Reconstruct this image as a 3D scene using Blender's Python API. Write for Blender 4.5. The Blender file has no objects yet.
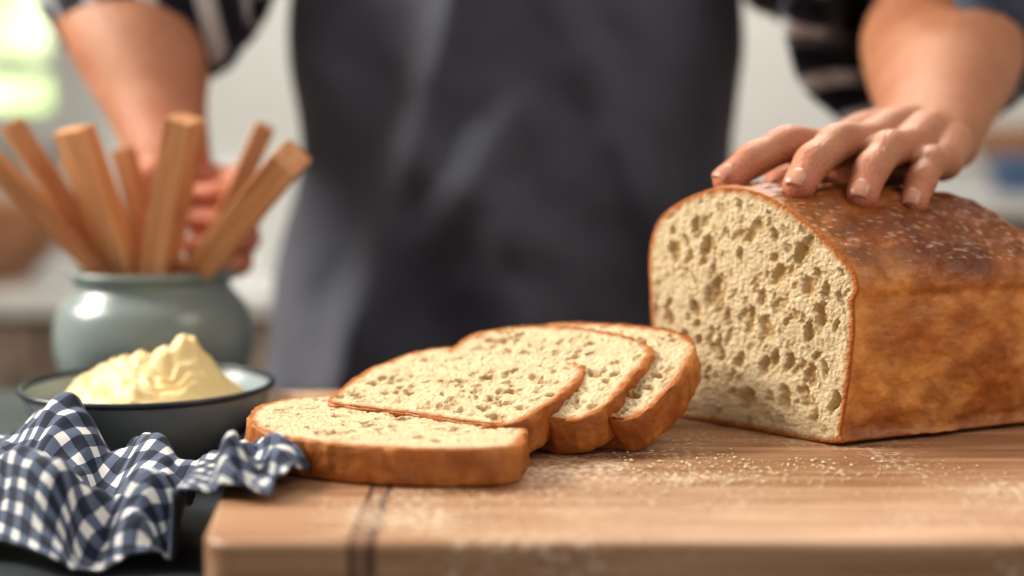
import bpy, math, random
import numpy as np
from mathutils import Vector, Matrix, Euler, noise as mn
random.seed(7); rng=np.random.RandomState(7)
LIFT=0.94
scene=bpy.context.scene
COL=scene.collection
scene.view_settings.view_transform='Standard'
try: scene.view_settings.look='Medium High Contrast'
except Exception as ex: print('look',ex)

# ------------------------------------------------------------------ helpers
def mesh_obj(name, verts, faces, mats=None, smooth=True, uvs=None, fmat=None, cols=None, parent=None):
    me=bpy.data.meshes.new(name)
    me.from_pydata([tuple(map(float,v)) for v in verts],[],[tuple(map(int,f)) for f in faces])
    if mats:
        for m in (mats if isinstance(mats,(list,tuple)) else [mats]): me.materials.append(m)
    if fmat is not None: me.polygons.foreach_set('material_index',np.array(fmat,dtype=np.int32))
    me.polygons.foreach_set('use_smooth',np.full(len(me.polygons),smooth))
    if uvs is not None:
        uvl=me.uv_layers.new(name='UVMap'); li=np.zeros(len(me.loops),dtype=np.int32)
        me.loops.foreach_get('vertex_index',li)
        uvl.data.foreach_set('uv',np.asarray(uvs,dtype=np.float32)[li].ravel())
    if cols is not None:
        a=me.color_attributes.new('Col','FLOAT_COLOR','POINT')
        c=np.ones((len(verts),4),dtype=np.float32); c[:,:3]=cols
        a.data.foreach_set('color',c.ravel())
    me.update()
    ob=bpy.data.objects.new(name,me); COL.objects.link(ob)
    if parent: ob.parent=parent
    return ob
def empty(name,loc=(0,0,0)):
    e=bpy.data.objects.new(name,None); e.empty_display_size=.05; COL.objects.link(e); e.location=loc; return e
def apply_mods(ob):
    dg=bpy.context.evaluated_depsgraph_get(); dg.update()
    me=bpy.data.meshes.new_from_object(ob.evaluated_get(dg))
    ob.modifiers.clear(); ob.data=me
def catmull(P,n,closed=False):
    P=np.array(P,dtype=float); N=len(P); out=[]
    segs=N if closed else N-1
    for i in range(segs):
        if closed: p0,p1,p2,p3=P[(i-1)%N],P[i],P[(i+1)%N],P[(i+2)%N]
        else: p0,p1,p2,p3=P[max(i-1,0)],P[i],P[i+1],P[min(i+2,N-1)]
        for k in range(n):
            t=k/n
            out.append(.5*((2*p1)+(-p0+p2)*t+(2*p0-5*p1+4*p2-p3)*t*t+(-p0+3*p1-3*p2+p3)*t**3))
    if not closed: out.append(P[-1])
    return np.array(out)
def tube(points,radii,seg=20,sub=6,up=(0,0,1),caps=True,disp=None):
    R=[(r,r) if not isinstance(r,(tuple,list)) else r for r in radii]
    D=catmull([list(p)+list(r) for p,r in zip(points,R)],sub)
    C=D[:,:3]; RR=D[:,3:]
    n=len(C); T=np.gradient(C,axis=0); T/=np.linalg.norm(T,axis=1)[:,None]+1e-12
    L=np.concatenate([[0],np.cumsum(np.linalg.norm(np.diff(C,axis=0),axis=1))])
    up=np.array(up,float)
    def frame(t):
        s=np.cross(t,up); s/=np.linalg.norm(s)+1e-9; u=np.cross(s,t); return s,u
    spec=[]
    if caps:
        for k in range(4,0,-1):
            a=k/4.5*math.pi/2; spec.append((C[0]-T[0]*math.sin(a)*RR[0].mean(),T[0],RR[0]*math.cos(a),L[0]))
    for i in range(n): spec.append((C[i],T[i],RR[i],L[i]))
    if caps:
        for k in range(1,5):
            a=k/4.5*math.pi/2; spec.append((C[-1]+T[-1]*math.sin(a)*RR[-1].mean(),T[-1],RR[-1]*math.cos(a),L[-1]))
    V=[];UV=[]
    for c,t,r,l in spec:
        s,u=frame(t)
        for j in range(seg):
            a=2*math.pi*j/seg
            d=s*math.cos(a)*r[0]+u*math.sin(a)*r[1]
            p=c+d
            if disp: p=p+d/np.linalg.norm(d+1e-9)*disp(l,a,p)
            V.append(p); UV.append((j/seg*2*math.pi*max(RR.mean(),.001),l))
    F=[]
    for i in range(len(spec)-1):
        for j in range(seg):
            F.append((i*seg+j,i*seg+(j+1)%seg,(i+1)*seg+(j+1)%seg,(i+1)*seg+j))
    if caps:
        F.append(tuple(range(seg))[::-1]); F.append(tuple((len(spec)-1)*seg+j for j in range(seg)))
    return V,F,UV
def merge(parts):
    V=[];F=[];U=[]
    for v,f,*u in parts:
        o=len(V); V+=list(v); F+=[tuple(i+o for i in q) for q in f]
        if u: U+=list(u[0])
    return V,F,U
def rotuv(U,deg=42):
    c,s=math.cos(math.radians(deg)),math.sin(math.radians(deg))
    return [(u*c-v*s+5,u*s+v*c+5) for u,v in U]
def lathe(profile,seg=64,center=(0,0,0),sub=0):
    P=catmull(profile,sub) if sub else np.array(profile,float)
    V=[];F=[]
    for r,z in P:
        for j in range(seg):
            a=2*math.pi*j/seg; V.append((center[0]+r*math.cos(a),center[1]+r*math.sin(a),center[2]+z))
    for i in range(len(P)-1):
        for j in range(seg): F.append((i*seg+j,i*seg+(j+1)%seg,(i+1)*seg+(j+1)%seg,(i+1)*seg+j))
    return V,F
def boxv(x0,x1,y0,y1,z0,z1):
    V=[(x,y,z) for z in (z0,z1) for y in (y0,y1) for x in (x0,x1)]
    F=[(0,2,3,1),(4,5,7,6),(0,1,5,4),(2,6,7,3),(0,4,6,2),(1,3,7,5)]
    return V,F
def box(name,x0,x1,y0,y1,z0,z1,mat,bev=0,parent=None):
    V,F=boxv(x0,x1,y0,y1,z0,z1); o=mesh_obj(name,V,F,mat,smooth=False,parent=parent)
    if bev:
        m=o.modifiers.new('b','BEVEL'); m.width=bev; m.segments=3; apply_mods(o)
    return o
def fbm(p,sc,oct=3):
    return mn.fractal(Vector(p)*sc,1.0,2.0,oct)

# ------------------------------------------------------------------ materials
def new_mat(name,col=(.8,.8,.8),rough=.6,**kw):
    m=bpy.data.materials.new(name); m.use_nodes=True
    b=m.node_tree.nodes['Principled BSDF']
    b.inputs['Base Color'].default_value=(*col,1); b.inputs['Roughness'].default_value=rough
    for k,v in kw.items(): b.inputs[k.replace('_',' ')].default_value=v
    return m,m.node_tree,b
def N(nt,t,**kw):
    n=nt.nodes.new(t)
    for k,v in kw.items(): setattr(n,k,v)
    return n
def ramp(nt,stops):
    r=N(nt,'ShaderNodeValToRGB'); e=r.color_ramp.elements
    while len(e)<len(stops): e.new(.5)
    for i,(p,c) in enumerate(stops):
        e[i].position=p; e[i].color=(*c,1) if len(c)==3 else c
    return r
def noise_mat(name,stops,scale=8,detail=5,rough=.6,bump=.2,bscale=60,bdist=.002,stretch=(1,1,1),**kw):
    m,nt,b=new_mat(name,rough=rough,**kw)
    tc=N(nt,'ShaderNodeTexCoord'); mp=N(nt,'ShaderNodeMapping'); mp.inputs['Scale'].default_value=stretch
    nt.links.new(tc.outputs['Object'],mp.inputs['Vector'])
    n=N(nt,'ShaderNodeTexNoise'); n.inputs['Scale'].default_value=scale; n.inputs['Detail'].default_value=detail
    nt.links.new(mp.outputs[0],n.inputs['Vector'])
    r=ramp(nt,stops); nt.links.new(n.outputs['Fac'],r.inputs[0]); nt.links.new(r.outputs[0],b.inputs['Base Color'])
    if bump:
        n2=N(nt,'ShaderNodeTexNoise'); n2.inputs['Scale'].default_value=bscale; n2.inputs['Detail'].default_value=4
        nt.links.new(mp.outputs[0],n2.inputs['Vector'])
        bp=N(nt,'ShaderNodeBump'); bp.inputs['Strength'].default_value=bump; bp.inputs['Distance'].default_value=bdist
        nt.links.new(n2.outputs['Fac'],bp.inputs['Height']); nt.links.new(bp.outputs[0],b.inputs['Normal'])
    return m
def gingham(name,light,mid,dark,period,rough=.9,bump=.3,cut=.5):
    m,nt,b=new_mat(name,rough=rough)
    tc=N(nt,'ShaderNodeTexCoord'); sp=N(nt,'ShaderNodeSeparateXYZ'); nt.links.new(tc.outputs['UV'],sp.inputs[0])
    outs=[]
    for ax in (0,1):
        a=N(nt,'ShaderNodeMath',operation='DIVIDE'); a.inputs[1].default_value=period; nt.links.new(sp.outputs[ax],a.inputs[0])
        f=N(nt,'ShaderNodeMath',operation='FRACT'); nt.links.new(a.outputs[0],f.inputs[0])
        g=N(nt,'ShaderNodeMath',operation='GREATER_THAN'); g.inputs[1].default_value=cut; nt.links.new(f.outputs[0],g.inputs[0]); outs.append(g)
    s=N(nt,'ShaderNodeMath',operation='ADD'); nt.links.new(outs[0].outputs[0],s.inputs[0]); nt.links.new(outs[1].outputs[0],s.inputs[1])
    h=N(nt,'ShaderNodeMath',operation='MULTIPLY'); h.inputs[1].default_value=.5; nt.links.new(s.outputs[0],h.inputs[0])
    r=ramp(nt,[(0,light),(.3,mid),(.7,dark)]); r.color_ramp.interpolation='CONSTANT'
    nt.links.new(h.outputs[0],r.inputs[0]); nt.links.new(r.outputs[0],b.inputs['Base Color'])
    w=N(nt,'ShaderNodeTexNoise'); w.inputs['Scale'].default_value=900; nt.links.new(tc.outputs['Object'],w.inputs['Vector'])
    bp=N(nt,'ShaderNodeBump'); bp.inputs['Strength'].default_value=bump; bp.inputs['Distance'].default_value=.0006
    nt.links.new(w.outputs['Fac'],bp.inputs['Height']); nt.links.new(bp.outputs[0],b.inputs['Normal'])
    b.inputs['Sheen Weight'].default_value=.15
    return m

M_wall=noise_mat('wall_paint',[(.3,(.58,.58,.555)),(.7,(.64,.64,.61))],3,bump=.05,rough=.8)
M_ceil=noise_mat('ceiling_paint',[(.3,(.75,.75,.73)),(.7,(.8,.8,.78))],3,bump=.05,rough=.9)
M_floor=noise_mat('floor_wood',[(.3,(.20,.12,.07)),(.7,(.32,.2,.12))],4,stretch=(1,8,1),rough=.5)
M_trim=noise_mat('trim_paint',[(.3,(.42,.42,.40)),(.7,(.48,.48,.46))],5,bump=.02,rough=.4)
M_cab=noise_mat('cabinet_taupe',[(.3,(.17,.13,.105)),(.7,(.22,.175,.14))],5,bump=.05,rough=.5)
M_stone=noise_mat('back_counter_stone',[(.3,(.42,.42,.42)),(.7,(.52,.52,.51))],20,bump=.02,rough=.3)
M_slate=noise_mat('dark_slate_top',[(.3,(.028,.034,.042)),(.7,(.05,.058,.068))],18,bump=.15,rough=.45)
M_pot=noise_mat('celadon_glaze',[(.3,(.205,.25,.25)),(.7,(.255,.30,.295))],14,bump=.05,rough=.32,Coat_Weight=.3)
M_enamel=noise_mat('grey_enamel',[(.3,(.18,.225,.25)),(.7,(.24,.285,.31))],30,bump=.05,rough=.25,Coat_Weight=.4)
M_enamel_in=noise_mat('pale_enamel',[(.3,(.28,.34,.36)),(.7,(.35,.41,.43))],30,bump=.02,rough=.25)
M_rim=new_mat('dark_rim',(.02,.03,.045),.3)[0]
M_butter=noise_mat('butter',[(.3,(.80,.61,.29)),(.7,(.88,.71,.38))],25,bump=.25,bscale=110,bdist=.002,rough=.5,Subsurface_Weight=.15,Subsurface_Scale=.005)
M_brownbowl=noise_mat('brown_clay',[(.3,(.26,.12,.06)),(.7,(.34,.17,.09))],20,rough=.5)
M_white=noise_mat('white_ceramic',[(.3,(.6,.6,.58)),(.7,(.66,.66,.64))],9,bump=0,rough=.3)
M_blue=noise_mat('blue_ceramic',[(.3,(.03,.06,.12)),(.7,(.05,.09,.16))],9,bump=0,rough=.3)
M_leaf=noise_mat('hedge_leaves',[(.3,(.30,.46,.16)),(.5,(.56,.70,.36)),(.72,(.90,.93,.78))],4,bump=.5,rough=.7)
M_apron=noise_mat('charcoal_denim',[(.3,(.060,.065,.090)),(.7,(.088,.095,.128))],7,bump=.35,bscale=700,bdist=.0008,rough=.85,Sheen_Weight=.25)
M_trouser=noise_mat('trouser_cloth',[(.3,(.03,.035,.05)),(.7,(.05,.055,.07))],7,rough=.9)
M_shirt=gingham('shirt_gingham',(.62,.62,.64),(.055,.07,.105),(.008,.011,.024),.034,cut=.42)
M_towel=gingham('towel_gingham',(.72,.71,.69),(.095,.12,.19),(.010,.017,.042),.0140,cut=.45)
M_hair=noise_mat('hair_brown',[(.3,(.03,.018,.01)),(.7,(.07,.04,.02))],60,rough=.6,bump=.5)
M_nail=new_mat('fingernail',(.60,.30,.21),.3,Subsurface_Weight=.2,Subsurface_Scale=.003)[0]
M_eye=new_mat('eye_white',(.8,.8,.8),.2)[0]
def wood(name,c1,c2,c3,stretch,scale=12,rough=.5,bump=.15):
    return noise_mat(name,[(.28,c1),(.5,c2),(.74,c3)],scale,8,rough,bump,90,.001,stretch)
M_stick=wood('stick_wood',(.42,.17,.072),(.60,.29,.135),(.74,.43,.24),(9,9,1))
m,nt,b=new_mat('skin',rough=.5); M_skin=m
tc=N(nt,'ShaderNodeTexCoord'); n=N(nt,'ShaderNodeTexNoise'); n.inputs['Scale'].default_value=22; n.inputs['Detail'].default_value=5
nt.links.new(tc.outputs['Object'],n.inputs['Vector'])
r=ramp(nt,[(.3,(.39,.155,.078)),(.55,(.47,.21,.12)),(.75,(.54,.265,.16))]); nt.links.new(n.outputs['Fac'],r.inputs[0])
at=N(nt,'ShaderNodeAttribute',attribute_name='red'); mx=N(nt,'ShaderNodeMix',data_type='RGBA',blend_type='MIX')
nt.links.new(at.outputs['Fac'],mx.inputs['Factor']); nt.links.new(r.outputs[0],mx.inputs['A']); mx.inputs['B'].default_value=(.60,.20,.13,1)
nt.links.new(mx.outputs['Result'],b.inputs['Base Color'])
v=N(nt,'ShaderNodeTexVoronoi'); v.inputs['Scale'].default_value=500; nt.links.new(tc.outputs['Object'],v.inputs['Vector'])
n3=N(nt,'ShaderNodeTexNoise'); n3.inputs['Scale'].default_value=140; n3.inputs['Detail'].default_value=3; nt.links.new(tc.outputs['Object'],n3.inputs['Vector'])
ad=N(nt,'ShaderNodeMath',operation='ADD'); nt.links.new(v.outputs['Distance'],ad.inputs[0]); nt.links.new(n3.outputs['Fac'],ad.inputs[1])
bp=N(nt,'ShaderNodeBump'); bp.inputs['Strength'].default_value=.4; bp.inputs['Distance'].default_value=.0014
nt.links.new(ad.outputs[0],bp.inputs['Height']); nt.links.new(bp.outputs[0],b.inputs['Normal'])
b.inputs['Subsurface Weight'].default_value=.12; b.inputs['Subsurface Scale'].default_value=.005; b.inputs['Subsurface Radius'].default_value=(1,.3,.15)
def bread_mat(name,rough,nsc,lo,hi,bump,bsc,bdist,coat=0):
    m,nt,b=new_mat(name,rough=rough)
    at=N(nt,'ShaderNodeAttribute',attribute_name='Col'); tc=N(nt,'ShaderNodeTexCoord')
    n=N(nt,'ShaderNodeTexNoise'); n.inputs['Scale'].default_value=nsc; n.inputs['Detail'].default_value=6; nt.links.new(tc.outputs['Object'],n.inputs['Vector'])
    r=ramp(nt,[(.3,lo),(.7,hi)]); nt.links.new(n.outputs['Fac'],r.inputs[0])
    mx=N(nt,'ShaderNodeMix',data_type='RGBA',blend_type='MULTIPLY'); mx.inputs['Factor'].default_value=1
    nt.links.new(at.outputs['Color'],mx.inputs['A']); nt.links.new(r.outputs[0],mx.inputs['B']); nt.links.new(mx.outputs['Result'],b.inputs['Base Color'])
    n2=N(nt,'ShaderNodeTexNoise'); n2.inputs['Scale'].default_value=bsc; n2.inputs['Detail'].default_value=5; nt.links.new(tc.outputs['Object'],n2.inputs['Vector'])
    bp=N(nt,'ShaderNodeBump'); bp.inputs['Strength'].default_value=bump; bp.inputs['Distance'].default_value=bdist
    nt.links.new(n2.outputs['Fac'],bp.inputs['Height']); nt.links.new(bp.outputs[0],b.inputs['Normal'])
    b.inputs['Coat Weight'].default_value=coat; b.inputs['Coat Roughness'].default_value=.35
    return m
M_crust=bread_mat('bread_crust',.44,55,(.64,.52,.42),(1.22,1.22,1.22),.75,190,.0024,coat=.12)
M_crumb=bread_mat('bread_crumb',.85,150,(.86,.82,.76),(1.06,1.06,1.06),.9,430,.0022)
# board
m,nt,b=new_mat('maple_board',rough=.42); M_board=m
tc=N(nt,'ShaderNodeTexCoord'); mp=N(nt,'ShaderNodeMapping'); mp.inputs['Scale'].default_value=(1.2,14,14); nt.links.new(tc.outputs['Object'],mp.inputs[0])
n=N(nt,'ShaderNodeTexNoise'); n.inputs['Scale'].default_value=7; n.inputs['Detail'].default_value=9; n.inputs['Distortion'].default_value=.6; nt.links.new(mp.outputs[0],n.inputs['Vector'])
r=ramp(nt,[(.28,(.27,.135,.072)),(.5,(.43,.25,.147)),(.72,(.57,.37,.24))]); nt.links.new(n.outputs['Fac'],r.inputs[0])
sp=N(nt,'ShaderNodeSeparateXYZ'); nt.links.new(tc.outputs['Object'],sp.inputs[0])
dv=N(nt,'ShaderNodeMath',operation='DIVIDE'); dv.inputs[1].default_value=.058; nt.links.new(sp.outputs['Y'],dv.inputs[0])
fl=N(nt,'ShaderNodeMath',operation='FLOOR'); nt.links.new(dv.outputs[0],fl.inputs[0])
wn=N(nt,'ShaderNodeTexWhiteNoise',noise_dimensions='1D'); nt.links.new(fl.outputs[0],wn.inputs['W'])
rr=ramp(nt,[(0,(.80,.76,.73)),(1,(1.08,1.06,1.05))]); nt.links.new(wn.outputs['Value'],rr.inputs[0])
mx=N(nt,'ShaderNodeMix',data_type='RGBA',blend_type='MULTIPLY'); mx.inputs['Factor'].default_value=1
nt.links.new(r.outputs[0],mx.inputs['A']); nt.links.new(rr.outputs[0],mx.inputs['B'])
def band(lo,hi):
    a=N(nt,'ShaderNodeMath',operation='GREATER_THAN'); a.inputs[1].default_value=lo; nt.links.new(sp.outputs['X'],a.inputs[0])
    c=N(nt,'ShaderNodeMath',operation='LESS_THAN'); c.inputs[1].default_value=hi; nt.links.new(sp.outputs['X'],c.inputs[0])
    d=N(nt,'ShaderNodeMath',operation='MULTIPLY'); nt.links.new(a.outputs[0],d.inputs[0]); nt.links.new(c.outputs[0],d.inputs[1]); return d
prev=mx.outputs['Result']
for lo,hi,c,f in ((-.0685,-.0565,(.24,.125,.08),.75),(-.0685,-.0665,(.06,.03,.02),.9),(-.0605,-.0575,(.07,.035,.022),.85)):
    bd=band(lo,hi); ff=N(nt,'ShaderNodeMath',operation='MULTIPLY'); ff.inputs[1].default_value=f; nt.links.new(bd.outputs[0],ff.inputs[0])
    q=N(nt,'ShaderNodeMix',data_type='RGBA'); nt.links.new(ff.outputs[0],q.inputs['Factor']); nt.links.new(prev,q.inputs['A']); q.inputs['B'].default_value=(*c,1); prev=q.outputs['Result']
fn=N(nt,'ShaderNodeTexNoise'); fn.inputs['Scale'].default_value=260; fn.inputs['Detail'].default_value=4; nt.links.new(tc.outputs['Object'],fn.inputs['Vector'])
fb=N(nt,'ShaderNodeTexNoise'); fb.inputs['Scale'].default_value=11; nt.links.new(tc.outputs['Object'],fb.inputs['Vector'])
ml=N(nt,'ShaderNodeMath',operation='MULTIPLY'); nt.links.new(fn.outputs['Fac'],ml.inputs[0]); nt.links.new(fb.outputs['Fac'],ml.inputs[1])
fr=ramp(nt,[(.285,(0,0,0)),(.39,(.7,.7,.7))]); nt.links.new(ml.outputs[0],fr.inputs[0])
q=N(nt,'ShaderNodeMix',data_type='RGBA'); nt.links.new(fr.outputs[0],q.inputs['Factor']); nt.links.new(prev,q.inputs['A']); q.inputs['B'].default_value=(.78,.65,.50,1)
nt.links.new(q.outputs['Result'],b.inputs['Base Color'])
bp=N(nt,'ShaderNodeBump'); bp.inputs['Strength'].default_value=.25; bp.inputs['Distance'].default_value=.001
nt.links.new(n.outputs['Fac'],bp.inputs['Height']); nt.links.new(bp.outputs[0],b.inputs['Normal'])

# ------------------------------------------------------------------ room
ZF=-LIFT; ZC=1.75
box('floor',-2.8,2.8,-2.2,3.8,ZF-.1,ZF,M_floor)
box('ceiling',-2.8,2.8,-2.2,3.8,ZC,ZC+.1,M_ceil)
WX0,WX1,WZ0,WZ1=-2.3,-1.10,.20,1.35
parts=[boxv(-2.8,WX0,3.6,3.75,ZF,ZC),boxv(WX1,2.8,3.6,3.75,ZF,ZC),boxv(WX0,WX1,3.6,3.75,ZF,WZ0),boxv(WX0,WX1,3.6,3.75,WZ1,ZC)]
V,F,_=merge(parts); mesh_obj('wall_back',V,F,M_wall,smooth=False)
box('wall_left',-2.8,-2.7,-2.2,3.6,ZF,ZC,M_wall)
box('wall_right',2.7,2.8,-2.2,3.6,ZF,ZC,M_wall)
wf=[]
for x in (WX0,WX1-.05,(WX0+WX1)/2-.02): wf.append(boxv(x,x+.05,3.57,3.66,WZ0,WZ1))
for z in (WZ0,WZ1-.05,.33,.85): wf.append(boxv(WX0,WX1,3.572,3.658,z,z+.045))
wf.append(boxv(WX0-.06,WX1+.06,3.5,3.6,WZ0-.05,WZ0-.001))
wf+= [boxv(WX1,WX1+.07,3.56,3.6,WZ0,WZ1+.07),boxv(WX0-.07,WX0,3.56,3.6,WZ0,WZ1+.07)]
V,F,_=merge(wf); mesh_obj('window_1',V,F,M_trim,smooth=False)
V=[];F=[];nx,nz=60,40
for j in range(nz):
    for i in range(nx):
        x=-4+4.0*i/(nx-1); z=ZF+2.0*j/(nz-1); d=fbm((x,0,z),2.2,4)*.35
        V.append((x,5.6-d+.25*j/nz,z+ (fbm((x,5,0),2)*.5*j/nz)))
for j in range(nz-1):
    for i in range(nx-1): a=j*nx+i; F.append((a,a+1,a+nx+1,a+nx))
hd=mesh_obj('garden_hedge',V,F,M_leaf); sm=hd.modifiers.new('s','SOLIDIFY'); sm.thickness=.3; apply_mods(hd)
def cabinet(name,x0,x1,y0,y1,ztop):
    e=empty(name,((x0+x1)/2,(y0+y1)/2,ZF)); off=e.location
    def B(n_,a,b_,c,d,e0,e1,m_,bv=0):
        return box(n_,a-off.x,b_-off.x,c-off.y,d-off.y,e0-off.z,e1-off.z,m_,bv,parent=e)
    B('carcass',x0,x1,y0+.02,y1,ZF,ztop-.04,M_cab)
    B('worktop',x0-.02,x1+.02,y0-.02,y1,ztop-.04,ztop,M_stone,.005)
    n=max(1,int((x1-x0)/.5)); w=(x1-x0)/n
    for i in range(n):
        a=x0+i*w
        B('door_panel_%d'%i,a+.01,a+w-.01,y0,y0+.02,ZF+.1,ztop-.06,M_cab,.004)
        B('door_inset_%d'%i,a+.07,a+w-.07,y0-.008,y0+.001,ZF+.17,ztop-.13,M_cab,.006)
        V,F,U=tube([(a+w-.05-off.x,y0-.03-off.y,ztop-.28-off.z),(a+w-.05-off.x,y0-.03-off.y,ztop-.14-off.z)],[.006,.006],10,2,up=(0,1,0)); mesh_obj('handle_%d'%i,V,F,M_rim,parent=e)
    return e
cabinet('kitchen_base_cabinet',-2.6,-.35,2.75,3.57,-.13)
cabinet('kitchen_sideboard',.75,2.6,2.75,3.57,.06)
def lathe_obj(name,prof,c,mat,sub=4,parent=None):
    V,F=lathe(prof,48,(0,0,0),sub); o=mesh_obj(name,V,F,mat,parent=parent); o.location=c; return o
lathe_obj('clay_mixing_bowl',[(0,0),(.06,0),(.065,.01),(.12,.07),(.15,.15),(.155,.17),(.145,.17),(.11,.08),(.05,.02),(0,.015)],(-1.08,2.98,-.129),M_brownbowl)
lathe_obj('white_canister',[(0,0),(.08,0),(.09,.01),(.095,.1),(.09,.17),(.07,.19),(.07,.2),(.075,.21),(.03,.23),(.012,.24),(.015,.26),(0,.265)],(-.62,3.15,-.129),M_white)
lathe_obj('white_serving_bowl',[(0,0),(.05,0),(.055,.015),(.1,.05),(.11,.1),(.105,.1),(.09,.05),(.04,.02),(0,.018)],(-.80,2.90,-.129),M_white)
lathe_obj('wooden_salad_bowl',[(0,0),(.06,0),(.07,.01),(.13,.06),(.16,.13),(.15,.13),(.12,.065),(.05,.02),(0,.018)],(1.20,3.25,.061),M_brownbowl)
lathe_obj('blue_casserole_dish',[(0,0),(.12,0),(.14,.01),(.15,.06),(.152,.075),(.142,.075),(.135,.03),(.11,.015),(0,.015)],(1.12,2.89,.061),M_blue)

# ------------------------------------------------------------------ table + board
TZ=-.036
e=empty('kitchen_island')
tbl=box('slate_top',-.95,.95,.30,1.15,TZ-.04,TZ,M_slate,.004,parent=e)
box('base',-.88,.88,.42,1.09,ZF,TZ-.04,M_cab,parent=e)
def rounded_poly(pts,r,n=8):
    out=[];K=len(pts)
    for i in range(K):
        p=Vector(pts[i]);a=Vector(pts[i-1]);c=Vector(pts[(i+1)%K])
        u=(a-p).normalized()*r; w=(c-p).normalized()*r
        for k in range(n+1):
            t=k/n; out.append((1-t)**2*(p+u)+2*t*(1-t)*p+t*t*(p+w))
    return out
poly=rounded_poly([(-.130,.578),(.52,.578),(.52,.945),(-.168,.945)],.018)
BT=.035
V=[(p.x,p.y,-BT) for p in poly]+[(p.x,p.y,0) for p in poly]; K=len(poly)
F=[tuple(range(K))[::-1],tuple(range(K,2*K))]+[(i,(i+1)%K,K+(i+1)%K,K+i) for i in range(K)]
board=mesh_obj('cutting_board',V,F,M_board,smooth=False)
bm=board.modifiers.new('b','BEVEL'); bm.width=.004; bm.segments=5; bm.limit_method='ANGLE'; bm.angle_limit=math.radians(50); apply_mods(board)
board.data.polygons.foreach_set('use_smooth',np.full(len(board.data.polygons),True))
board.modifiers.new('wn','WEIGHTED_NORMAL')

# ------------------------------------------------------------------ bread
def gen_pores(n,u0,u1,v0,v1,rmin,rmax,seed,power=2.6):
    R=np.random.RandomState(seed); P=[]
    for i in range(n):
        r=rmin+(rmax-rmin)*R.rand()**power
        P.append((R.uniform(u0,u1),R.uniform(v0,v1),r*R.uniform(.6,1.0),r*R.uniform(1.0,1.6),R.uniform(-.7,.7),r,R.uniform(.35,1)))
    return P
def pore_depth(u,v,P):
    h=np.zeros_like(u)
    wu=u+.0006*np.sin(v*700)+.0003*np.sin(v*1900+1)+.0003*np.sin(u*2300+v*1300); wv=v+.0006*np.sin(u*800+2)+.0003*np.sin(u*2100-v*1100)
    for cu,cv,ru,rv,ang,r,dk in P:
        m=(np.abs(wu-cu)<2.0*rv)&(np.abs(wv-cv)<2.0*rv)
        if not m.any(): continue
        du=wu[m]-cu; dv=wv[m]-cv; c,s=math.cos(ang),math.sin(ang)
        d=((du*c+dv*s)/ru)**2+((-du*s+dv*c)/rv)**2
        k=np.clip((1.3-d)/1.0,0,1); k=k*k*(3-2*k)
        h[m]=np.maximum(h[m],k*min(.0044,r*.92)*dk)
    return h
CR_D=np.array((.185,.046,.011)); CR_M=np.array((.45,.150,.032)); CR_L=np.array((.67,.32,.095))
CB=np.array((.75,.615,.405)); CBp=np.array((.55,.37,.18))
def bread_face(outline,P,nr,edge_w,toff=0,ps=1.0):
    c=outline.mean(axis=0); fr=np.linspace(0,1,nr+1)
    U=[];Vv=[];H=[];C=[]
    for f in fr[1:]:
        q=c+(outline-c)*f
        de=np.linalg.norm(outline-q,axis=1)
        h=pore_depth(q[:,0],q[:,1],P)
        inner=np.clip((de-edge_w*.8)/edge_w,0,1)
        h=h*inner
        nz=np.array([mn.noise(Vector((a*160,b_*160,toff))) for a,b_ in q])
        nz3=np.array([mn.noise(Vector((a*480,b_*480,toff+3))) for a,b_ in q])
        nz2=np.array([mn.noise(Vector((a*30,b_*30,toff+9))) for a,b_ in q])
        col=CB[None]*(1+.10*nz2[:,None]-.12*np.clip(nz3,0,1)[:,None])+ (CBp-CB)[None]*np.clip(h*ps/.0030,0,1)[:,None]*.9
        e2=np.clip(1-(de-edge_w*(.45+.6*nz))/ (edge_w*1.1),0,1)[:,None]
        col=col*(1-e2)+CR_M[None]*e2
        U.append(q[:,0]);Vv.append(q[:,1]);H.append(h+(nz*.0005+nz3*.0006)*inner);C.append(col)
    return c,U,Vv,H,C
SL=np.array([(-.92,.02),(-1.0,.18),(-1.04,.45),(-1.03,.68),(-.93,.84),(-.7,.94),(-.38,.985),(0,1.0),(.38,.985),(.7,.94),(.93,.84),(1.03,.68),(1.04,.45),(1.0,.18),(.92,.02),(.6,0),(0,-.01),(-.6,0)])
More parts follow.
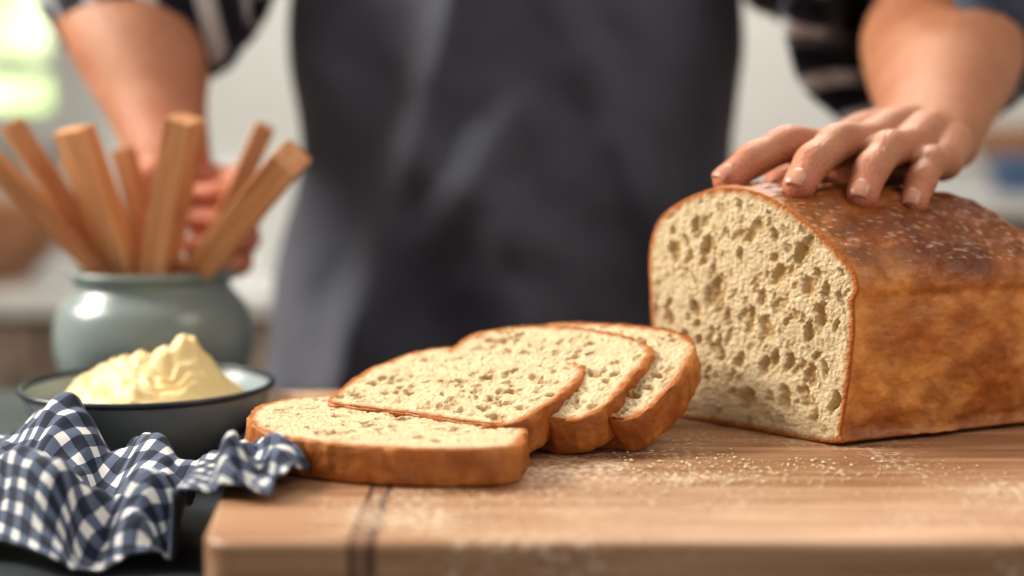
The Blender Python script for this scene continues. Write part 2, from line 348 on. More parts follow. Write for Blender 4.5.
def make_slice(name,W,D,T,m,yaw,tilt,seed,ctl=None,topk=.5):
    R=np.random.RandomState(seed)
    if ctl is None:
        ctl=SL.copy(); ctl[:,0]*=W/2; ctl[:,1]=(ctl[:,1]-.5)*D
    ctl=ctl+R.uniform(-.0016,.0016,ctl.shape)
    n_sub=int(430/len(ctl))
    O=catmull(ctl,n_sub,True)
    ar=np.sum(O[:,0]*np.roll(O[:,1],-1)-np.roll(O[:,0],-1)*O[:,1])
    if ar>0: O=O[::-1]
    K=len(O); P=gen_pores(300,-W/2,W/2,-D/2,D/2,.0008,.0032,seed,1.8)
    for i in range(16):
        r=R.uniform(.0025,.0045); P.append((R.uniform(-W*.42,W*.42),R.uniform(-D*.4,D*.4),r*1.3,r*.8,R.uniform(-.5,.5),r,.9))
    c,U,Vv,H,Cc=bread_face(O,P,72,.0038,seed,1.4)
    V=[];cols=[];F=[];fm=[]
    V.append((c[0],c[1],0)); cols.append(CB)
    def ring(q,z,col):
        o=len(V)
        for i in range(len(q)): V.append((q[i][0],q[i][1],z[i] if hasattr(z,'__len__') else z)); cols.append(col[i] if np.ndim(col)==2 else col)
        return o
    def crustcol(z):
        out=[]
        for i in range(K):
            p=O[i]; n_=fbm((p[0],p[1],z+seed),55,4)
            b_=min(1,max(0,.6+1.0*n_)); k=topk*(.5+.8*math.sin(math.pi*min(1,max(0,z/T))))*.9
            c0=CR_L*(1-b_)+CR_M*b_
            out.append(c0*(1-k)+(CR_D*.5+CR_M*.5)*k)
        return np.clip(np.array(out),0.01,1)
    rs=[ring(c+(O-c)*.97,0,CR_M)]
    nrm=O-np.roll(O,1,axis=0); nrm=np.stack([nrm[:,1],-nrm[:,0]],1); nrm/=np.linalg.norm(nrm,axis=1)[:,None]
    if np.mean(np.sum(nrm*(O-c),1))<0: nrm=-nrm
    for z,off in ((.0004,-.0010),(.0014,.0),(T*.25,.0003),(T*.5,.0005),(T*.75,.0005),(T-.0008,0.0005),(T-.0001,.0002)):
        lum=np.array([fbm((p[0],p[1],z+seed*3),90,3) for p in O])*.0020
        rs.append(ring(O+nrm*(off+lum)[:,None],z,crustcol(z)))
    nb=len(rs)
    for k in range(len(U)-1,-1,-1):
        q=np.stack([U[k],Vv[k]],1); rs.append(ring(q if k<len(U)-1 else q-nrm*.0008,T-H[k],Cc[k]))
    ct=len(V); V.append((c[0],c[1],T)); cols.append(CB)
    for i in range(K): F.append((0,rs[0]+(i+1)%K,rs[0]+i)); fm.append(1)
    for a in range(len(rs)-1):
        for i in range(K):
            F.append((rs[a]+i,rs[a]+(i+1)%K,rs[a+1]+(i+1)%K,rs[a+1]+i)); fm.append(0 if a<nb-1 else 1)
    for i in range(K): F.append((rs[-1]+i,rs[-1]+(i+1)%K,ct)); fm.append(1)
    ob=mesh_obj(name,V,F,[M_crust,M_crumb],fmat=fm,cols=np.array(cols))
    Mx=Matrix.Rotation(math.radians(yaw),4,'Z')@Matrix.Rotation(math.radians(tilt),4,'X')
    C=Vector((m[0],m[1],m[2]))+ (Mx.to_3x3()@Vector((0,D/2,0)) if tilt else Vector((0,0,0)))
    ob.matrix_world=Matrix.Translation(C)@Mx
    return ob
c1=np.array([(-.1387,.745),(-.141,.775),(-.130,.802),(-.10,.815),(-.0645,.809),(-.0286,.772),(.0035,.722),(.0070,.697),(.000,.676),(-.0395,.671),(-.089,.681),(-.123,.708)])
m1=c1.mean(0)
make_slice('bread_slice',.15,.14,.0190,(m1[0],m1[1],.0003),0,0,11,ctl=c1-m1)
make_slice('bread_slice',.128,.100,.0210,(-.050,.752,.0003),-31,13,12)
make_slice('bread_slice',.124,.100,.0215,(-.008,.767,.0003),-31,20.5,13)
make_slice('bread_slice',.122,.092,.0215,(.022,.777,.0003),-33,25,14)

# loaf
Bp=np.array((.088,.858)); Wv=np.array((.090,-.095)); Ax=np.array((.906,.423)); LEN=.185
LO=[(.05,.0015),(0.0,.012),(-.03,.04),(-.05,.075),(-.055,.100),(0.0,.119),(.14,.131),(.30,.138),(.46,.1395),(.62,.135),(.78,.125),(.93,.112),(1.04,.099),(1.075,.088),(1.055,.080),(1.06,.065),(1.04,.035),(1.01,.010),(.97,.0012),(.5,.0005)]
Wl=float(np.linalg.norm(Wv)); ctl=np.array([(s*Wl,z) for s,z in LO]); O=catmull(ctl,28,True); K=len(O)
P=gen_pores(430,-.01,Wl*1.08,0,.14,.0008,.0034,5,1.7)
R5=np.random.RandomState(55)
for i in range(62):
    r=R5.uniform(.0026,.0056); P.append((R5.uniform(.01,Wl),R5.uniform(.015,.120),r*R5.uniform(.5,.85),r*R5.uniform(1.1,1.6),R5.uniform(-.6,.6),r,R5.uniform(.65,1)))
c,U,Vv,H,Cc=bread_face(O,P,115,.0034,3)
fdir=Wv/Wl
def L2W(u,z,r): xy=Bp+fdir*u+Ax*r; return (xy[0],xy[1],z)
V=[];cols=[];F=[];fm=[];rs=[]
V.append(L2W(c[0],c[1],0)); cols.append(CB)
for k in range(len(U)):
    rs.append(len(V))
    for i in range(K): V.append(L2W(U[k][i],Vv[k][i],max(-.0005,H[k][i])+(0.0 if k<len(U)-1 else .0008))); cols.append(Cc[k][i])
nface=len(rs)
nl=90
for k in range(1,nl+1):
    t=k/nl; r=LEN*t
    er=.045; d=max(0,(r-(LEN-er))/er); sc=math.sqrt(max(0,1-d**2.4)) if d<1 else 0.0
    sc=max(sc,.02)
    crown=1+.03*math.sin(min(1,t*1.25)*math.pi)-.10*t*t
    cen=np.array((Wl*.5,.055))
    rs.append(len(V))
    for i in range(K):
        p=O[i].copy()
        if p[1]>.06: p[1]=.06+(p[1]-.06)*crown
        q=cen+(p-cen)*(.25+.75*sc) if d>0 else p
        if d>0: q[1]=max(q[1],.0005) if p[1]>.004 else p[1]+(1-sc)*.006
        w=L2W(q[0],q[1],r)
        n1=fbm(w,16,3)*.0040; n2=fbm(w,85,3)*.0018
        dv_=O[i]-cen; dn=dv_/np.linalg.norm(dv_)
        edge=min(1,r/.01)
        if p[1]<.004: n1=0;n2=0
        q=q+dn*(n1+n2)*edge; q[1]=max(q[1],.0005)
        V.append(L2W(q[0],q[1],r))
        h=O[i][1]; nn=fbm(w,22,3); ns=fbm((w[0]*1,w[1],w[2]*3),60,3)
        top=np.clip((h+.012*nn-.080)/.028,0,1)
        split=math.exp(-((h-.079+.004*ns)/.006)**2)*(.6+.5*nn)
        b_=np.clip(.58+.8*nn+.2*ns,0,1.4)
        side=CR_L*max(0,1-b_)+CR_M*min(b_,1)
        if b_>1: side=side*(2-b_)+CR_D*(b_-1)
        kk=np.clip(.66+.7*nn,0,1)
        tp=CR_M*.88*(1-kk)+CR_D*kk
        c0=side*(1-top)+tp*top
        c0=c0*(1-.6*max(0,split))+CR_L*1.15*.6*max(0,split)
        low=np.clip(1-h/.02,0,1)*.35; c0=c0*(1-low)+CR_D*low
        ce=math.exp(-r/.012)*.45; c0=c0*(1-ce)+CR_L*ce  # paler crust by the cut edge, with its highlight painted into the colour
        fl_=mn.noise(Vector(w)*420)
        if h>.1 and fl_>.38 and nn>-.12: c0=c0*.5+np.array((.78,.64,.46))*.5
        cols.append(np.clip(c0,.01,1))
ce_=len(V); V.append(L2W(Wl*.5,.055,LEN)); cols.append(CR_M)
for i in range(K): F.append((0,rs[0]+(i+1)%K,rs[0]+i)); fm.append(1)
for a in range(len(rs)-1):
    for i in range(K): F.append((rs[a]+i,rs[a]+(i+1)%K,rs[a+1]+(i+1)%K,rs[a+1]+i)); fm.append(1 if a<nface-1 else 0)
for i in range(K): F.append((rs[-1]+i,rs[-1]+(i+1)%K,ce_)); fm.append(0)
loaf=mesh_obj('bread_loaf',V,F,[M_crust,M_crumb],fmat=fm,cols=np.array(cols))

# crumbs
V=[];F=[]
def crumb(x,y,s,z0=0):
    o=len(V)
    pts=[(1,0,0),(-1,0,0),(0,1,0),(0,-1,0),(0,0,1),(0,0,-1)]
    a=rng.rand()*6
    for p in pts:
        k=s*rng.uniform(.6,1.2); X=p[0]*k;Y=p[1]*k
        V.append((x+X*math.cos(a)-Y*math.sin(a),y+X*math.sin(a)+Y*math.cos(a),z0+s*.6+p[2]*k*.6))
    for f in ((0,2,4),(2,1,4),(1,3,4),(3,0,4),(2,0,5),(1,2,5),(3,1,5),(0,3,5)): F.append(tuple(o+i for i in f))
for i in range(1750):
    if i<500: x=rng.normal(.105,.040); y=rng.normal(.705,.022)
    elif i<950: x=rng.normal(.085,.022); y=rng.normal(.685,.008)+.1*(x-.085)
    elif i<1200: x=rng.uniform(.05,.24); y=rng.uniform(.62,.75)
    elif i<1450: x=rng.uniform(-.05,.35); y=rng.uniform(.60,.74)
    else: x=rng.normal(.01,.035); y=rng.uniform(.625,.665)
    if y>.735 and x>.12: y-=.05
    if x<.04 and y>.665: x+=.09
    crumb(x,y,.0003+.0013*rng.rand()**3)
M_bits=noise_mat('crumb_bits',[(.3,(.72,.52,.32)),(.7,(.90,.76,.56))],90,bump=0)
mesh_obj('bread_crumbs',V,F,M_bits,smooth=False)

# ------------------------------------------------------------------ crock with wooden sticks
pc=(-.269,1.062,TZ)
crock=empty('stoneware_crock')
prof=[(0,.0),(.045,0),(.052,.003),(.064,.018),(.0725,.042),(.0735,.060),(.069,.078),(.060,.089),(.0565,.094),(.0575,.099),(.0605,.103),(.0595,.1065),(.056,.1065),(.0535,.102),(.053,.094),(.060,.082),(.067,.06),(.064,.03),(.045,.008),(0,.006)]
lathe_obj('crock_body',prof,pc,M_pot,5,parent=crock)
def stick(name,pr,p1,w,d,roll,par):
    pr=Vector(pr);p1=Vector(p1); z=(p1-pr).normalized()
    p0=pr-z*.055; L=(p1-p0).length
    V,F=boxv(-w/2,w/2,-d/2,d/2,0,L)
    o=mesh_obj(name,V,F,M_stick,smooth=False,parent=par)
    q=z.to_track_quat('Z','Y')
    o.matrix_world=Matrix.Translation(p0)@q.to_matrix().to_4x4()@Matrix.Rotation(math.radians(roll),4,'Z')
    bmod=o.modifiers.new('b','BEVEL'); bmod.width=.0012; bmod.segments=2; apply_mods(o)
    return o
bundle=empty('wooden_stick_bundle')
RZ=.07
S=[((-.302,1.062,RZ),(-.366,1.045,.179),.025,.015,12),
   ((-.300,1.040,RZ),(-.378,1.010,.163),.024,.014,-12),
   ((-.284,1.038,RZ),(-.311,1.015,.175),.030,.016,14),
   ((-.296,1.086,RZ),(-.336,1.085,.155),.020,.013,35),
   ((-.258,1.033,RZ),(-.230,1.010,.182),.028,.020,28),
   ((-.232,1.044,RZ),(-.150,.975,.155),.029,.022,32),
   ((-.236,1.084,RZ),(-.186,1.080,.178),.024,.015,15),
   ((-.275,1.088,RZ),(-.298,1.095,.160),.019,.013,5)]
for i,s in enumerate(S): stick('stick_%d'%(i+1),*s,bundle)

# ------------------------------------------------------------------ butter dish
bc=(-.230,.889,TZ)
dish=empty('butter_dish')
lathe_obj('dish_outer',[(0,0),(.044,0),(.047,.001),(.049,.005),(.058,.014),(.069,.028),(.0755,.042),(.0775,.048)],bc,M_enamel,5,parent=dish)
lathe_obj('dish_inner',[(.0765,.0485),(.073,.042),(.066,.029),(.055,.016),(.045,.009),(0,.008)],bc,M_enamel_in,5,parent=dish)
V,F,U=tube([(bc[0]+.0772*math.cos(a),bc[1]+.0772*math.sin(a),bc[2]+.0487) for a in np.linspace(0,2*math.pi,49)],[.0020]*49,8,1,caps=False)
mesh_obj('dish_rim',V,F,M_rim,parent=dish)
V=[];F=[];nr,na=90,200
bx,by,bz=bc[0],bc[1],TZ+.036
for i in range(nr+1):
    t=i/nr
    for j in range(na):
        a=2*math.pi*j/na; rad=(.0615+.003*math.sin(3*a+1)+.002*math.sin(7*a))*t
        x=rad*math.cos(a)*1.0; y=rad*math.sin(a)
        dome=(1-t**3.2)
        z=.019*dome
        z+=.023*math.exp(-(((x-.026)/.017)**2+((y-.002)/.020)**2))*dome
        z+=.011*math.exp(-(((x+.004)/.022)**2+((y+.004)/.022)**2))
        z+=.006*math.exp(-(((x+.032)/.018)**2+((y-.01)/.02)**2))
        ang=math.atan2(y,x-.02); rr_=math.hypot(x-.02,y)
        wx=fbm((x,y,1),38,2)
        sp_=math.sin(rr_*260+ang*1.0+wx*4.0)
        z+=.0024*(1-abs(sp_))*2*dome*(.3+.9*abs(wx)+.2)
        z+=.0050*fbm((x,y,4),55,3)*dome
        V.append((bx+x*(1+.05*wx),by+y,bz+z))
for i in range(nr):
    for j in range(na): F.append((i*na+j,i*na+(j+1)%na,(i+1)*na+(j+1)%na,(i+1)*na+j))
o=len(V)
for j in range(na): V.append((V[nr*na+j][0]*.97+bx*.03,V[nr*na+j][1]*.97+by*.03,bz-.014))
for j in range(na): F.append((nr*na+j,nr*na+(j+1)%na,o+(j+1)%na,o+j))
mesh_obj('whipped_butter',V,F,M_butter,parent=dish)

# ------------------------------------------------------------------ towel: bunched sheet, arc-length folds
def sstep(a,b_,x): t=min(1,max(0,(x-a)/(b_-a))); return t*t*(3-2*t)
nu,nv=320,190; LU=.41
V=np.zeros((nu,nv,3))
for j in range(nv):
    v=j/(nv-1)
    x=0.0;z=0.0
    for i in range(nu):
        s=i/(nu-1)
        ph=2*math.pi*(4.9*s+.30*math.sin(2*math.pi*s*1.2))+3.0*v+1.6*math.sin(3.6*v+5*s)+1.2*mn.noise(Vector((s*3,v*3,8)))
        A=1.02+.42*mn.noise(Vector((s*5,v*2.2,1.7)))
        th=A*math.sin(ph)
        V[i,j,0]=x; V[i,j,2]=z
        du=LU/(nu-1); x+=du*math.cos(th); z+=du*math.sin(th)
    z0=np.linspace(V[0,j,2],V[-1,j,2],nu); V[:,j,2]-=z0
    # keep the drift of long wavelengths out so the pile stays level
    k_=np.ones(81)/81; V[:,j,2]-=np.convolve(np.pad(V[:,j,2],40,mode='edge'),k_,'valid')
    V[:,j,0]*=.300/max(V[-1,j,0],.01)
for i in range(nu):
    for j in range(nv):
        v=j/(nv-1); xf=V[i,j,0]; s=xf/.300
        x=-.405+xf+.012*math.sin(v*6+s*4)*(1-s*.5)
        yc=.763-.094*max(s,0)**1.5; dep=.168*(1-.66*max(s,0)**1.9)
        y=yc+(v-.5)*dep+.012*math.sin(s*15+1)*(1-v)*.9+.008*mn.noise(Vector((s*6,v*3,4)))
        sup=TZ+(0-TZ)*sstep(-.150,-.134,x)
        wob=.05*math.sin(s*9)
        crest=.85*math.exp(-((v-.36-wob)/.17)**2)+1.0*math.exp(-((v-.82+wob)/.20)**2)
        edge_front=sstep(0,.14,v)
        room=.045*(1-.66*max(s,0)**2.6)
        f=V[i,j,2]*(.30+.70*edge_front)*(1-.30*s)
        z=sup+.008*(1-.35*s)+.003*edge_front+room*crest*.88*(1 if x<-.150 else (.30+.70*sstep(-.120,-.160,x)))+f
        z=z+.006*mn.noise(Vector((x*45,y*45,2)))*edge_front+.003*mn.noise(Vector((x*110,y*110,5)))*edge_front
        z=max(z,sup+.0012+.0004*math.sin(i*.3))
        if x>-.160 and x<-.120: z=max(z,.0025)
        V[i,j]=(x,y,z)
for i in range(nu):
    for j in range(nv):
        p=V[i,j]; dx,dy=p[0]-bc[0],p[1]-bc[1]; d=math.hypot(dx,dy)
        lim=.050+(min(.048,max(0,(p[2]-TZ)))/.048)*.030+.005
        if d<lim: k=lim/d; p[0]=bc[0]+dx*k; p[1]=bc[1]+dy*k
for it in range(3):
    W=V.copy(); W[1:-1,1:-1]=(V[:-2,1:-1]+V[2:,1:-1]+V[1:-1,:-2]+V[1:-1,2:])*.125+V[1:-1,1:-1]*.5; V=W
LV=np.concatenate([np.zeros((nu,1)),np.cumsum(np.linalg.norm(np.diff(V,axis=1),axis=2),axis=1)],axis=1)
LV=LV-LV[:,nv//2:nv//2+1]
kern=np.ones(41)/41
for j in range(nv): LV[:,j]=np.convolve(np.pad(LV[:,j],20,mode='edge'),kern,'valid')
ct_,st_=math.cos(.35),math.sin(.35)
UV=[]
for i in range(nu):
    for j in range(nv):
        a=LU*i/(nu-1); b_=LV[i,j]; UV.append((a*ct_-b_*st_+1,a*st_+b_*ct_+1))
F=[(i*nv+j,(i+1)*nv+j,(i+1)*nv+j+1,i*nv+j+1) for i in range(nu-1) for j in range(nv-1)]
towel=mesh_obj('gingham_tea_towel',V.reshape(-1,3),F,M_towel,uvs=UV)
m2=towel.modifiers.new('sol','SOLIDIFY'); m2.thickness=.0014; m2.offset=1
apply_mods(towel)

# ------------------------------------------------------------------ baker
baker=empty('baker')
def skinmesh(name,parts,voxel,smooth_it,tips,parent):
    V,F,_=merge(parts); o=mesh_obj(name,V,F,M_skin,parent=parent)
    r=o.modifiers.new('r','REMESH'); r.mode='VOXEL'; r.voxel_size=voxel; r.use_smooth_shade=True
    s=o.modifiers.new('s','SMOOTH'); s.factor=.5; s.iterations=smooth_it
    apply_mods(o)
    me=o.data; me.polygons.foreach_set('use_smooth',np.full(len(me.polygons),True))
    n=len(me.vertices); co=np.zeros(n*3); me.vertices.foreach_get('co',co); co=co.reshape(-1,3)
    red=np.zeros(n)
    for tp,rad in tips:
        d=np.linalg.norm(co-np.array(tp),axis=1); red=np.maximum(red,np.exp(-(d/rad)**2))
    a=me.attributes.new('red','FLOAT','POINT'); a.data.foreach_set('value',(red*.8).astype(np.float32))
    if not me.materials: me.materials.append(M_skin)
    return o
def nail(name,tip,dirv,upv,w,l,parent):
    d=Vector(dirv).normalized(); u=Vector(upv); u=(u-d*u.dot(d)).normalized(); s=d.cross(u)
    V=[];F=[];n1,n2=12,10
    for i in range(n1+1):
        a=(i/n1-.5)*1.9
        for j in range(n2+1):
            t=j/n2-.5; ww=w*(1-.5*max(0,abs(t)*2-.55)**1.3)
            V.append(Vector(tip)+s*(math.sin(a)*ww)+u*(math.cos(a)*w*.75-w*.75+.0001-1.2*w*max(0,t)**2)+d*(t*l))
    for i in range(n1):
        for j in range(n2): a=i*(n2+1)+j; F.append((a,a+1,a+n2+2,a+n2+1))
    o=mesh_obj(name,V,F,M_nail,parent=parent); sm=o.modifiers.new('s','SOLIDIFY'); sm.thickness=.0006; sm.offset=-1; apply_mods(o); return o
W0=np.array((.272,.955,.170))
fingers={'index':[(.199,.880,.1610),(.166,.862,.1640),(.143,.850,.1545),(.1275,.841,.1435)],
 'middle':[(.2215,.874,.1660),(.192,.843,.1650),(.1735,.823,.1540),(.1635,.811,.1415)],
 'ring':[(.2445,.874,.1630),(.221,.843,.1610),(.2075,.824,.1495),(.2000,.813,.1360)],
 'pinky':[(.265,.880,.154),(.2500,.854,.1530),(.2400,.837,.1425),(.2330,.826,.1310)]}
rad={'index':(.0125,.0114,.0106,.0098),'middle':(.0125,.0115,.0108,.0101),'ring':(.0122,.0111,.0104,.0098),'pinky':(.0112,.0100,.0093,.0087)}
parts=[];tips=[]
offs={'index':(-.024,.0,.001),'middle':(-.008,-.006,.003),'ring':(.008,-.006,.0),'pinky':(.022,.0,-.006)}
for k,P_ in fingers.items():
    rr_=rad[k]; pts=[P_[0]]; rs_=[rr_[0]]
    for i in range(1,4):
        a=np.array(P_[i-1]);b_=np.array(P_[i]); pts.append(tuple((a+b_)/2)); rs_.append((rr_[i-1]+rr_[i])/2*.95)
        pts.append(tuple(b_)); rs_.append(rr_[i]*(1.04 if i<3 else .97))
    parts.append(tube(pts,rs_,20,5))
    w=W0+np.array(offs[k]); mid=(w+np.array(P_[0]))/2+np.array((0,0,.003))
    parts.append(tube([tuple(w),tuple(mid),P_[0]],[.0180,.0150,.0132],20,6))
    tips+= [(P_[3],.014),(P_[1],.008),(P_[0],.009)]
parts.append(tube([(.266,.945,.160),(.24,.912,.150),(.230,.885,.149)],[(.030,.017),(.038,.014),(.036,.011)],24,6))
TH=[(.255,.948,.160),(.224,.937,.153),(.194,.922,.146),(.170,.905,.140)]
parts.append(tube(TH,[.015,.0145,.0115,.0105],20,6)); tips.append((TH[-1],.014))
EL=(.385,1.205,.282)
parts.append(tube([tuple(W0+np.array((.0,-.004,-.003))),tuple(W0*.82+np.array(EL)*.18+np.array((.003,0,-.002))),tuple(W0*.55+np.array(EL)*.45+np.array((-.004,0,-.004))),tuple(W0*.25+np.array(EL)*.75+np.array((-.012,0,-.004))),EL],
   [(.036,.024),(.040,.031),(.055,.046),(.065,.055),(.058,.055)],32,8))
skinmesh('left_arm',parts,.0014,3,tips,baker)
for k,P_ in fingers.items():
    a=np.array(P_[2]);b_=np.array(P_[3]); d=b_-a; d/=np.linalg.norm(d)
    u=np.array((-.15,-.45,1.0)); u-=d*u.dot(d); u/=np.linalg.norm(u)
    tp=b_+d*.0025+u*(rad[k][3]*.905)
    nail('nail_'+k,tp,d,u,rad[k][3]*.66,.0105,baker)
W1=np.array((-.275,1.150,.150)); EL1=(-.345,1.27,.345)
parts=[];tips=[]
kn=[(-.218,1.135,.135),(-.218,1.132,.115),(-.220,1.130,.096),(-.226,1.128,.078)]
for i,k0 in enumerate(kn):
    k0=np.array(k0)
    parts.append(tube([tuple(W1+np.array((.006,0,-.008-i*.009))),tuple((W1+k0)/2+np.array((.01,.004,-.012))),tuple(k0)],[.018,.016,.0125],18,5))
    c1_=k0+np.array((.014,-.025,-.006)); c2=k0+np.array((-.004,-.040,-.010)); c3=k0+np.array((-.025,-.038,-.010))
    parts.append(tube([tuple(k0),tuple(c1_),tuple(c2),tuple(c3)],[.0118,.0108,.0100,.0088],18,6))
    tips+=[(c3,.02),(c2,.014),(k0,.01)]
parts.append(tube([tuple(W1+np.array((0,0,-.01))),(-.285,1.12,.135),(-.283,1.108,.12),(-.268,1.10,.105)],[.017,.0145,.012,.0098],18,5))
parts.append(tube([tuple(W1),tuple(W1*.8+np.array(EL1)*.2),tuple(W1*.5+np.array(EL1)*.5),tuple(W1*.2+np.array(EL1)*.8),EL1],[(.033,.028),(.040,.034),(.060,.052),(.070,.060),(.060,.058)],32,8,up=(0,1,0)))
skinmesh('right_arm',parts,.002,4,tips+[((-.24,1.12,.11),.07)],baker)
def wr(sc,amp,seed=0):
    return lambda l,a,p: amp*fbm((p[0],p[1],p[2]+seed),sc,3)+amp*.5*math.sin(l*90+2*math.sin(a+seed))
V,F,U=tube([(.165,1.37,.50),(.225,1.34,.44),(.300,1.27,.350),(.340,1.215,.302),(.330,1.168,.268)],[.085,.090,.098,.102,.094],64,14,disp=wr(14,.011,3),caps=False)
V2,F2,U2=tube([(.336,1.185,.280),(.3345,1.181,.277),(.330,1.168,.267),(.322,1.146,.254),(.3205,1.143,.252)],[.084,.097,.102,.100,.086],64,6,disp=wr(18,.006,5),caps=False)
V,F,U=merge([(V,F,U),(V2,F2,U2)])
o=mesh_obj('left_sleeve',V,F,M_shirt,uvs=rotuv(U),parent=baker); s=o.modifiers.new('s','SOLIDIFY'); s.thickness=.003; apply_mods(o)
V,F,U=tube([(-.165,1.37,.50),(-.22,1.36,.47),(-.285,1.32,.40),(-.318,1.285,.345),(-.310,1.258,.306)],[.085,.085,.088,.088,.084],64,14,disp=wr(14,.010,8),caps=False,up=(0,1,0))
V2,F2,U2=tube([(-.311,1.262,.316),(-.3105,1.261,.313),(-.308,1.252,.299),(-.303,1.238,.279),(-.3025,1.237,.277)],[.072,.088,.094,.091,.074],64,6,disp=wr(18,.006,9),caps=False,up=(0,1,0))
V,F,U=merge([(V,F,U),(V2,F2,U2)])
o=mesh_obj('right_sleeve',V,F,M_shirt,uvs=rotuv(U),parent=baker); s=o.modifiers.new('s','SOLIDIFY'); s.thickness=.003; apply_mods(o)
V,F,U=tube([(0,1.37,-.12),(0,1.365,0),(0,1.365,.15),(0,1.37,.32),(0,1.37,.46),(0,1.375,.53),(0,1.375,.575)],[(.165,.10),(.165,.10),(.165,.10),(.200,.105),(.200,.10),(.13,.085),(.065,.06)],72,8,up=(0,1,0),disp=wr(9,.006,1),caps=False)
mesh_obj('shirt_body',V,F,M_shirt,uvs=rotuv(U),parent=baker)
tr=[]
for sx in (-1,1):
    tr.append(tube([(sx*.07,1.36,-.08),(sx*.085,1.37,-.25),(sx*.09,1.36,-.50),(sx*.10,1.38,-.86)],[(.10,.10),(.092,.095),(.07,.07),(.055,.055)],32,8,up=(0,1,0)))
tr.append(tube([(0,1.37,-.02),(0,1.37,-.14)],[(.165,.105),(.165,.11)],40,5,up=(0,1,0)))
V,F,_=merge(tr); o=mesh_obj('trousers',V,F,M_trouser,parent=baker); r=o.modifiers.new('r','REMESH'); r.mode='VOXEL'; r.voxel_size=.012; r.use_smooth_shade=True; s=o.modifiers.new('s','SMOOTH'); s.iterations=6; apply_mods(o)
for sx in (-1,1):
    V,F,U=tube([(sx*.10,1.40,ZF+.045),(sx*.105,1.33,ZF+.045),(sx*.112,1.22,ZF+.032)],[(.042,.045),(.045,.045),(.045,.030)],24,6)
    mesh_obj('shoe_%s'%('right' if sx<0 else 'left'),V,F,M_hair,parent=baker)
V=[];F=[];UV=[];nx_,nz_=170,180
for j in range(nz_+1):
    z=.44-.98*j/nz_
    fl=float(np.clip((.16-z)/.25,0,1)); fl=fl*fl*(3-2*fl)
    hwL=.200+.040*fl+.005*math.sin(z*30); hwR=.208+.012*fl+.004*math.sin(z*26+1); dep=.128+.012*fl
    for i in range(nx_+1):
        t=i/nx_*2-1; a=t*1.62
        hw=hwR if t>0 else hwL
        x=math.sin(a)*hw; y=1.35-math.cos(a)*dep
        fold=.012*math.sin(x*34+z*9+1.5*math.sin(z*7))*(.35+.85*fl)
        dg=x*.55+z*.83
        fold+=.020*math.exp(-((dg-.08)/.024)**2)*math.exp(-((x+.06)/.12)**2)
        fold+=.018*math.exp(-((x*.8-z*.6+.11)/.022)**2)*math.exp(-((z-.12)/.13)**2)
        fold+=.018*math.exp(-((x*.95+z*.3-.02)/.020)**2)*np.clip((.2-z)/.2,0,1)
        fold+=.022*math.exp(-((x*.95-z*.3+.13)/.020)**2)
        fold+=.012*math.exp(-((x*.9+z*.45-.16)/.020)**2)
        fold+=.018*fbm((x,z,2),7,3)
        V.append((x,y-fold,z)); UV.append((x,z))
for j in range(nz_):
    for i in range(nx_): a=j*(nx_+1)+i; F.append((a,a+1,a+nx_+2,a+nx_+1))
ap=mesh_obj('apron',V,F,M_apron,uvs=UV,parent=baker); s=ap.modifiers.new('s','SOLIDIFY'); s.thickness=.003; s.offset=-1; apply_mods(ap)
for sx in (-1,1):
    V,F,U=tube([(sx*.10,1.235,.43),(sx*.105,1.25,.52),(sx*.095,1.32,.575),(sx*.07,1.40,.57),(sx*.04,1.47,.48)],[(.016,.002)]*5,12,6,up=(1,0,0)); mesh_obj('apron_strap_%d'%(1 if sx<0 else 2),V,F,M_apron,parent=baker)
hp=[tube([(0,1.375,.54),(0,1.365,.60),(0,1.355,.66)],[.062,.055,.055],28,5,up=(0,1,0)),
    tube([(0,1.335,.645),(0,1.335,.68),(0,1.345,.74),(0,1.35,.79),(0,1.355,.82)],[(.045,.055),(.062,.078),(.074,.094),(.072,.092),(.05,.065)],32,6,up=(0,1,0)),
    tube([(0,1.250,.760),(0,1.236,.735),(0,1.225,.715)],[.009,.010,.013],14,4,up=(1,0,0)),
    tube([(-.022,1.252,.682),(0,1.243,.684),(.022,1.252,.682)],[.006,.008,.006],12,4)]
for sx in (-1,1): hp.append(tube([(sx*.076,1.35,.715),(sx*.082,1.36,.74),(sx*.078,1.35,.76)],[(.006,.012),(.007,.018),(.006,.012)],14,4,up=(0,1,0)))
skinmesh('head',hp,.004,3,[((0,1.24,.684),.02)],baker)
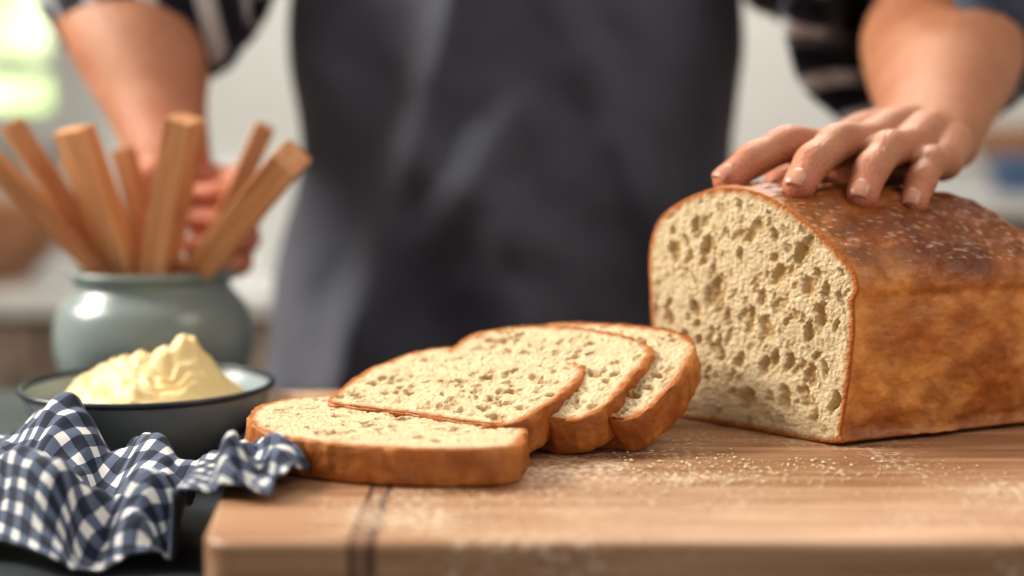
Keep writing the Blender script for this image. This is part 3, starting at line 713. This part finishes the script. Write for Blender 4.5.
for sx in (-1,1):
    V,F=lathe([(0,-.012),(.008,-.009),(.012,0),(.008,.009),(0,.012)],20,(sx*.03,1.262,.745),4); mesh_obj('eye_%s'%('right' if sx<0 else 'left'),V,F,M_eye,parent=baker)
V,F,U=tube([(0,1.385,.70),(0,1.378,.76),(0,1.37,.81),(0,1.362,.835)],[(.078,.078),(.082,.088),(.076,.092),(.05,.065)],32,6,up=(0,1,0),disp=wr(60,.004)); mesh_obj('hair',V,F,M_hair,parent=baker)

# ------------------------------------------------------------------ lights, world, camera
def area(name,loc,tgt,size,power,col):
    l=bpy.data.lights.new(name,'AREA'); l.shape='SQUARE'; l.size=size; l.energy=power; l.color=col
    o=bpy.data.objects.new(name,l); COL.objects.link(o); o.location=loc
    o.rotation_euler=(Vector(tgt)-Vector(loc)).to_track_quat('-Z','Y').to_euler(); return o
area('window_light_left',(-1.5,1.1,1.1),(0,.8,.05),.7,50,(1,.95,.86))
area('kitchen_light_back',(.3,2.3,1.45),(0.05,.8,0),.8,38,(1,.945,.86))
area('fill_light_right',(1.3,.1,1.3),(0.1,.85,.05),.8,8,(1,.93,.84))  # added weak fill from the front right, not a ceiling fixture
area('wall_fill_rear',(0,2.7,1.6),(0,3.5,.2),1.2,28,(1,.98,.95))  # added fill that brightens the back wall, no real room lamp
area('hedge_fill',(-1.9,4.1,1.9),(-1.9,5.5,.3),1.2,130,(1,.98,.9))  # added lamp outside, only to brighten the hedge behind the window
w=bpy.data.worlds.new('sky'); scene.world=w; w.use_nodes=True; bg=w.node_tree.nodes['Background']; bg.inputs[0].default_value=(1,.98,.95,1); bg.inputs[1].default_value=.58
cam=bpy.data.cameras.new('camera'); co=bpy.data.objects.new('camera',cam); COL.objects.link(co); scene.camera=co
co.location=(0,0,.166); co.rotation_euler=(math.radians(90-5.9),0,0); cam.lens=50; cam.sensor_width=36; cam.clip_start=.02
cam.dof.use_dof=True; cam.dof.focus_distance=.765; cam.dof.aperture_fstop=2.1

for o in list(COL.objects):
    if o.parent is None: o.location.z+=LIFT
